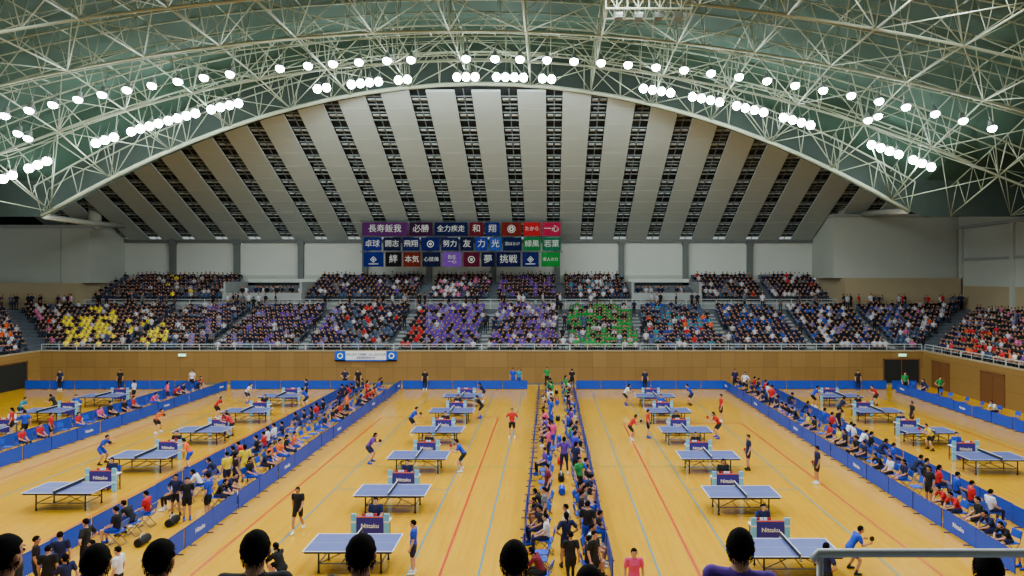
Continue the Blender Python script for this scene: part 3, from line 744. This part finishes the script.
for px,py,sd,ps,c,pn in [(371,463,-1,'ready','purple','navy'),(441,471,1,'ready','blue','black'),(413,432,-1,'ready','blue','black'),(383,574,1,'stand','blue','navy'),
  (152,470,1,'stroke','orange','blue'),(103,464,-1,'ready','blue','blue'),(158,433,-1,'ready','orange','black'),(230,437,1,'ready','red','black'),
  (208,520,1,'stand','blue','black'),(632,440,-1,'ready','red','black'),(648,438,-1,'stand','red','black'),(720,470,1,'stand','navy','navy'),
  (793,572,-1,'ready','blue','blue'),(717,438,1,'ready','red','black'),(721,422,1,'stand','red','black'),(817,484,1,'stand','navy','black'),
  (480,418,1,'ready','black','black'),(470,402,1,'ready','navy','black'),(632,405,-1,'ready','white','black'),(690,405,1,'ready','blue','black'),
  (218,418,-1,'ready','red','black'),(285,408,1,'ready','blue','navy'),(300,402,1,'stand','navy','black'),(248,403,-1,'ready','white','navy'),
  (850,420,-1,'ready','navy','black'),(912,428,1,'stand','black','black'),(818,407,-1,'ready','blue','black'),(875,405,1,'ready','red','black'),(930,450,1,'ready','yellow','black'),
  (22,420,-1,'ready','teal','navy'),(72,415,1,'ready','black','black'),(120,402,1,'stand','white','black')]:
    D=DF(py); player(PX(px,D),D,sd,ps,c,pn)
def HD(hy,h=1.6): return (CH-h)*F/(hy-CY)
for px,hy,rz,ps,c,pn,lg in [(634,553,A,'stand','pink','blue','skin'),(826,548,-1.0,'hips','navy','black','pants'),
  (36,537,-1,'stand','black','navy','pants'),(60,534,.6,'stand','navy','black','pants'),(86,523,1.5,'hips','black','black','pants'),(48,546,.3,'stand','black','black','skin'),
  (18,556,2,'stand','black','grey','pants'),(66,556,1.2,'walk','navy','black','skin'),(92,540,2.5,'stand','black','grey','pants'),(118,548,A/2,'stand','white','black','pants'),(274,563,2,'stand','white','black','skin')]:
    D=HD(hy); person(PX(px,D),D,rz,ps,c,pn,lg)
for px,py,rz,ps,c,pn,lg in [(298,532,A,'walk','black','black','skin'),(245,482,.5,'stand','yellow','yellow','skin'),(227,490,1,'stand','yellow','navy','skin'),
  (176,516,A,'hips','navy','black','skin'),(187,520,A+.5,'stand','black','black','skin'),(512,438,A,'hips','red','black','skin'),
  (325,580,1.2,'crouch','black','black','skin'),
  (519,388,A,'stand','teal','blue','skin'),(513,389,A,'stand','blue','blue','skin'),(547,387,A,'stand','green','black','pants'),(572,389,0,'stand','black','black','pants'),
  (345,389,A,'hips','navy','black','pants'),(358,390,A,'stand','black','black','pants'),(192,390,A,'stand','white','black','pants'),(120,390,A,'stand','black','black','pants'),
  (60,390,A,'stand','navy','black','pants'),(425,390,A,'stand','black','black','pants'),(645,390,A,'stand','navy','black','pants'),(905,394,A,'stand','green','black','pants'),
  (940,398,A,'hips','green','black','pants'),(858,390,A,'stand','black','black','pants'),(735,391,A,'stand','navy','black','pants'),
  (25,440,1,'walk','blue','black','skin'),(12,437,2,'stand','red','black','skin')]:
    D=DF(py); person(PX(px,D),D,rz,ps,c,pn,lg)
mb=MB()
mb.box(-.21,.21,-.2,.22,.44,.47,0); mb.loft([[(-.2,-.24,.6),(.2,-.24,.6),(.2,-.21,.6),(-.2,-.21,.6)],[(-.19,-.30,.84),(.19,-.30,.84),(.19,-.27,.84),(-.19,-.27,.84)]],0)
for s in (-.2,.2):
    mb.path([(s,-.3,.84),(s,-.2,.45),(s,.2,.02)],[.013]*3,5,1); mb.path([(s,.18,.44),(s,-.22,.02)],[.013]*2,5,1)
mb.tube((-.2,.2,.02),(.2,.2,.02),.013,n=5,m=1); mb.tube((-.2,-.22,.02),(.2,-.22,.02),.013,n=5,m=1)
chair_me=mb.mesh('folding_chair',[M_chair,M_steel])
def chair(x,y,rz): add('folding_chair',chair_me,(x,y,0),rz,label='blue folding chair with steel legs beside the court',cat='chair',group='folding chairs in the courts')
for (X,Y) in tables:
    if Y<46: 
        chair(X,Y+2.75,A); person(X,Y+2.75,A,'sit',random.choice(['black','navy','black','white','blue']),'black','pants',where='behind desk',free=False)
def seated_line(x,y0,y1,rz,step,pal,fill,where,stf=.08):
    y=y0
    while y<y1:
        xx=x+random.uniform(-.12,.12); r2=rz+random.uniform(-.2,.2)
        busy=any(abs(xx-a)<.5 and abs(y-b)<.6 for a,b in REG)
        if not busy:
            if random.random()<fill:
                if random.random()<stf: person(xx,y,rz+random.uniform(-.9,.9),random.choice(['stand','hips']),random.choice(pal),random.choice(['black','navy']),random.choice(['skin','pants']),where=where,free=False)
                else:
                    chair(xx,y,r2); person(xx,y,r2,random.choice(['sit','sit','lean']),random.choice(pal),random.choice(['black','navy','blue']),random.choice(['skin','pants']),where=where,free=False)
            else: chair(xx,y,r2)
        y+=step*random.uniform(.92,1.08)
where='in aisle'
seated_line(-14.5,24,56,math.pi/2,.92,['black','navy','red','navy','white','black'],.76,where)
seated_line(-13.0,26,56,-math.pi/2,.92,['black','navy','red','black','blue','orange'],.76,where)
seated_line(15.0,22,56,math.pi/2,1.0,['navy','black','white','yellow','red','black'],.76,where)
seated_line(16.1,26,56,-math.pi/2,1.05,['navy','white','red','black','blue'],.76,where)
seated_line(-27.4,36,56,-math.pi/2,1.05,['red','pink','black','red','navy'],.75,where)
seated_line(28.4,40,56,math.pi/2,1.8,['navy','black','white','green'],.6,where)
y=20.6
while y<56.5:
    pal=['black','navy','black','maroon','black','grey','white'] if y<29 else (['blue','royal','green','pink','navy','purple'] if y<44 else ['white','green','black','green','navy'])
    near=y<35; gap=28.5<y<32.5
    for xx,rz in (((-.2,math.pi/2),(.55,0),(1.25,-math.pi/2)) if near else ((.0,math.pi/2),(1.15,-math.pi/2))):
        pr=(.82 if y<29 else .62)*(.35 if (gap and xx<.6) else 1)*(.55 if xx==.55 else 1)
        yy=y+random.uniform(-.2,.2); x_=xx+random.uniform(-.12,.12)
        if random.random()<pr:
            ps=random.choice(['stand','walk','hips'] if xx==.55 else ['sit','lean','stand','sit']); c=random.choice(pal)
            r2=rz+(random.uniform(-1.4,1.4) if ps in('stand','hips') else random.uniform(-.35,.35))
            if any(abs(x_-a)<.45 and abs(yy-b)<.5 for a,b in REG): continue
            if ps in('sit','lean'): chair(x_,yy,r2)
            person(x_,yy,r2,ps,c,random.choice(['black','navy','blue']),random.choice(['skin','pants']),where=where,free=False)
        elif y<40 and xx!=.55 and not any(abs(x_-a)<.45 and abs(yy-b)<.5 for a,b in REG): chair(x_,yy,rz+random.uniform(-.2,.2))
    y+=.85 if near else 1.0
mb=MB()
mb.loft([[(x_,.14*math.cos(t),.15+.14*math.sin(t)) for t in [2*math.pi*q/12 for q in range(12)]] for x_ in (-.3,-.27,.27,.3)],0)
mb.path([(-.15,0,.28),(-.1,.0,.38),(.1,.0,.38),(.15,0,.28)],[.012]*4,5,1)
bag_me=mb.mesh('sports_bag',[CLOTH['black'],M_white]); bag2=mb.mesh('sports_bag',[CLOTH['blue'],M_white]); bag3=mb.mesh('sports_bag',[CLOTH['red'],M_white])
for i in range(34):
    xx=random.choice([-13.75,-13.75,15.55,-12.45,.5]); y=24+i*.95
    if any(abs(xx-a)<.4 and abs(y-b)<.5 for a,b in REG): continue
    me,nm=random.choice([(bag_me,'black'),(bag2,'blue'),(bag3,'red')])
    add('sports_bag',me,(xx,y,0),math.pi/2,label=nm+' sports bag with white handle on the aisle floor',cat='bag',group='sports bags')

# near stand, with an unseen roof and wall added to shade it
mb=MB()
for i,(a,b,z) in enumerate(((3.6,5.2,6.15),(2.4,3.6,6.55),(1.2,2.4,6.95),(-3,1.2,7.35))):
    mb.box(-9,9,a,b,0 if i==0 else z-.9,z,0)
structure('floor_near_stand',mb,[M_tier],'grey concrete steps of the near stand','stand')
mb=MB(); mb.box(-9,9,-3.3,4.8,11.6,12.0,0); structure('ceiling_light_block',mb,[M_col],'grey balcony soffit over the near stand','ceiling')  # out-of-view slab added to keep light off the near heads
mb=MB(); mb.box(-9,9,-3.3,-3,6,11.6,0); structure('wall_light_block',mb,[M_col],'grey wall behind the near stand')  # out-of-view wall added to stop light coming from behind
for px,py,D,c in [(5,554,4.0,'black'),(98,562,4.4,'navy'),(160,558,4.2,'black'),(257,549,4.2,'black'),(361,553,4.1,'black'),(515,559,4.2,'maroon'),(590,584,4.2,'black'),(738,546,4.4,'purple'),(985,568,4.4,'black')]:
    x=PX(px,D); zc=PZ(py,D); s_=.93; zz=zc-1.18*s_
    D0=D-.05
    person(x,D0,random.uniform(-.35,.35),'sit',c,'black','pants',z=zz,sc=s_,long=False,hi=True,where='in near stand')
    add('stadium_seat',seat_me,(x,D0,6.15),0,label='slate blue plastic seat bolted to the concrete tier',cat='seat',group='stadium seats')
mb=MB(); zr=PZ(553,3.0)
mb.path([(PX(812,3),3.0,zr-.03),(PX(818,3),3.0,zr),(2.9,3.0,zr)],[.018]*3,10,0); mb.tube((PX(820,3),3,6.55),(PX(820,3),3,zr),.014,n=8); mb.tube((2.6,3,6.55),(2.6,3,zr),.016,n=8); mb.tube((PX(820,3),3,zr-.35),(2.6,3,zr-.35),.012,n=6)
add('hand_rail',mb.mesh('hand_rail',[mat('hand_rail_paint',(232,236,236),.35)],True),label='pale metal hand rail on the near stand',cat='railing')

# ------------------------------------------------------------ crowd in the far stand
def rg(z,hw,hd,y,k=8): return [(hw*math.cos(t),y+hd*math.sin(t),z) for t in [2*math.pi*q/k for q in range(k)]]
def head_low(mb,hz,y=.05):
    mb.ell((0,y,hz),(.078,.09,.11),8,6,0)
    mb.ell((0,y-.025,hz+.03),(.09,.10,.11),8,6,3,lambda d: .75 if (d[1]>.4 and d[2]<.4) or d[2]<-.6 else 1.0)
mb=MB()
mb.loft([rg(.46,.15,.12,0),rg(.66,.14,.10,0),rg(.88,.18,.11,.0),rg(.99,.17,.09,.01),rg(1.05,.06,.055,.02)],1)
head_low(mb,1.17)
for s in (-1,1):
    mb.path([(s*.19,0,.98),(s*.23,.05,.74)],[.055,.042],5,1); mb.path([(s*.23,.05,.74),(s*.13,.30,.60)],[.038,.03],5,0)
    mb.path([(s*.09,.0,.53),(s*.13,.40,.53)],[.09,.06],6,2); mb.path([(s*.13,.40,.53),(s*.13,.36,.06)],[.055,.04],5,2)
    mb.box(s*.13-.045,s*.13+.045,.31,.53,0,.08,3)
cv=np.array(mb.v); cf=mb.f; cm=np.array(mb.m)
mb=MB()
mb.loft([rg(.84,.15,.11,0),rg(1.02,.14,.10,0),rg(1.26,.18,.11,.0),rg(1.40,.17,.09,.0),rg(1.46,.06,.055,.0)],1)
head_low(mb,1.58,.02)
for s in (-1,1):
    mb.path([(s*.19,0,1.38),(s*.23,-.02,1.12)],[.055,.042],5,1); mb.path([(s*.23,-.02,1.12),(s*.23,.08,.88)],[.038,.03],5,0)
    mb.path([(s*.09,.0,.90),(s*.10,.02,.48)],[.09,.06],6,2); mb.path([(s*.10,.02,.48),(s*.11,0,.06)],[.055,.04],5,2)
    mb.box(s*.11-.045,s*.11+.045,-.06,.18,0,.08,3)
sv=np.array(mb.v); sf_=mb.f; sm_=np.array(mb.m)
PAL=dict(navy=(22,26,60),black=(20,20,24),white=(186,186,194),blue=(32,64,150),purple=(86,54,148),green=(22,136,60),yellow=(240,218,10),orange=(230,84,30),red=(180,28,36),pink=(196,88,146),grey=(88,92,102),teal=(40,120,146),lav=(116,108,164))
def pick(px,blk,i):
    r=random.random()
    if blk=='R': z=[('red',.32),('orange',.2),('white',.1),('black',.3)] if (965<px<1012 and i<5) else [('black',.46),('navy',.22),('white',.15),('pink',.05),('red',.04),('lav',.06)]
    elif blk=='U':
        if px<230: z=[('navy',.3),('black',.44),('white',.11),('yellow',.04),('grey',.11)]
        elif px<430: z=[('black',.46),('navy',.26),('white',.12),('purple',.06),('grey',.1)]
        elif px<500: z=[('pink',.09),('white',.16),('black',.45),('navy',.3)]
        elif px<560: z=[('purple',.35),('navy',.28),('black',.37)]
        elif px<640: z=[('navy',.32),('black',.42),('teal',.08),('white',.16)]
        else: z=[('black',.44),('navy',.27),('white',.14),('red',.04),('grey',.1)]
    else:
        if px<22: z=[('orange',.06),('black',.54),('white',.18),('navy',.22)]
        elif px<62: z=[('pink',.18),('red',.08),('black',.48),('white',.2)]
        elif px<116: z=[('yellow',.74 if 1<i<8 else .15),('black',.16),('white',.06)]
        elif px<128: z=[('white',.2),('black',.6)]
        elif px<168: z=[('yellow',.66 if i<7 else .04),('white',.1),('black',.2)]
        elif px<190: z=[('yellow',.08),('white',.14),('black',.56)]
        elif px<345: z=[('navy',.36),('lav',.13),('black',.36),('white',.06),('purple',.09)]
        elif px<425: z=[('red',.08),('navy',.28),('black',.44),('white',.1),('grey',.1)] if i>4 or px<400 else [('red',.45),('black',.45)]
        elif px<488: z=[('purple',.56),('lav',.12),('white',.06),('black',.26)]
        elif px<560: z=[('lav',.18),('purple',.27),('white',.15),('navy',.14),('black',.26)]
        elif px<636: z=[('green',.56),('black',.32),('white',.12)]
        elif px<720: z=[('orange',.08 if 3<i<9 else .0),('red',.04),('teal',.14),('blue',.1),('navy',.32),('black',.24),('white',.07)]
        elif px<800: z=[('navy',.42),('black',.38),('white',.12),('blue',.08)]
        elif px<900: z=[('blue',.12),('lav',.1),('black',.5),('white',.15),('navy',.1)]
        else: z=[('black',.52),('white',.16),('orange',.03),('pink',.05),('navy',.2)]
    a=0
    for n_,p_ in z:
        a+=p_
        if r<a: return n_
    return 'black'
def dens(px,blk,i):
    if blk=='R': return .86
    if blk=='U':
        if px>640 and px<700: return .4
        return .95 if i>0 else .75
    if px>885: return .55
    if 345<px<400: return .75
    if 640<px<715 and i>7: return .6
    if i>=11: return .7
    if i==0: return .75
    return .92
crowd=[]
for s in seats:
    px=CX+F*s[0]/s[1]
    if random.random()<dens(px,s[4],s[5]): crowd.append((s[0],s[1],s[2],s[3]+random.uniform(-.3,.3),random.uniform(.82,.96),pick(px,s[4],s[5])))
crowd.sort(key=lambda c:math.hypot(c[0],c[1]))
nind=max(0,300-NPERS)
mp_={'lav':'purple'}
for c in crowd[:nind]:
    person(c[0],c[1],c[3],'sit',mp_.get(c[5],c[5]),'black','pants',z=c[2],where='in side stand')
def crowd_stuff(name,v,f,m,rest,label):
    fc=np.zeros((len(rest),len(f),3)); skin=np.array(srgb((190,136,108)))
    for j,c in enumerate(rest):
        b=np.array(srgb(PAL[c[5]]))*random.uniform(.75,1.15)
        pt=np.array(srgb(random.choice([(24,24,28),(30,34,60),(50,50,56),(20,20,22)])))
        hr=np.array(srgb(random.choice([(16,14,14),(26,20,16),(14,14,16),(36,26,20)])))
        fc[j]=np.stack([skin*random.uniform(.75,1.05),b,pt,hr])[m]
    replicate(name,v,f,[c[:5] for c in rest],fc,M_attr,label,'crowd')
crowd_stuff('spectator_crowd',cv,cf,cm,crowd[nind:],'dense crowd of seated spectators in team-coloured shirts')
st=[]
for _ in range(24): st.append((random.uniform(-60,-47.5),random.uniform(70.9,71.3),zt,A+random.uniform(-1,1),random.uniform(.85,.95),random.choice(['black','white','navy','pink','black','grey'])))
for _ in range(26): st.append((random.uniform(29,41.3),random.uniform(70.9,71.3),zt,A+random.uniform(-1,1),random.uniform(.85,.95),random.choice(['black','white','navy','red','black','grey'])))
for _ in range(60): st.append((random.uniform(-47,28),71.3,zt,A+random.uniform(-1.5,1.5),random.uniform(.93,1.03),random.choice(['black','white','navy','black','grey'])))
for _ in range(26): st.append((random.uniform(-32.5,-26),random.uniform(73,77),ZU-.1,A+random.uniform(-1.5,1.5),1.0,random.choice(['black','white','navy','black','grey'])))
for _ in range(22): st.append((random.uniform(9,14.5),random.uniform(73,77),ZU-.1,A+random.uniform(-1.5,1.5),1.0,random.choice(['black','white','navy','black','grey'])))
for ax in AISLE:
    for i in range(NL):
        if random.random()<.2: st.append((ax+random.uniform(-.15,.15),DB+S0+ROW*i+.2,Z0+RL*i,random.choice([0,A]),random.uniform(.85,.95),random.choice(['black','white','navy','black','grey'])))
crowd_stuff('standing_spectators',sv,sf_,sm_,st,'loose crowd of standing spectators along the stand walkways')
ss=sorted(seats,key=lambda s:math.hypot(s[0],s[1]))
for s in ss[:290]: add('stadium_seat',seat_me,(s[0],s[1],s[2]),s[3],label='slate blue plastic seat bolted to the concrete tier',cat='seat',group='stadium seats')
rs=ss[290:]
sf=np.zeros((len(rs),len(seat_f),3)); c0=np.array(srgb((66,82,108))); c1=np.array(srgb((88,90,90)))
sf[:]=np.where(np.array(seat_m)[:,None]==0,c0,c1)[None]
replicate('stadium_seating',seat_v,seat_f,[(s[0],s[1],s[2],s[3],1.0) for s in rs],sf,M_attr,'rows of slate blue plastic stadium seats on concrete tiers','seats')

# ------------------------------------------------------------ camera
cd=bpy.data.cameras.new('camera'); cam=bpy.data.objects.new('camera',cd); COL.objects.link(cam)
cam.location=(0,0,CH); cam.rotation_euler=(math.pi/2,0,0)
cd.sensor_width=36; cd.lens=F/1024*36; cd.shift_x=-(CX-512)/1024; cd.shift_y=-(288-CY)/1024; cd.clip_end=400; cd.clip_start=.05
SC.camera=cam
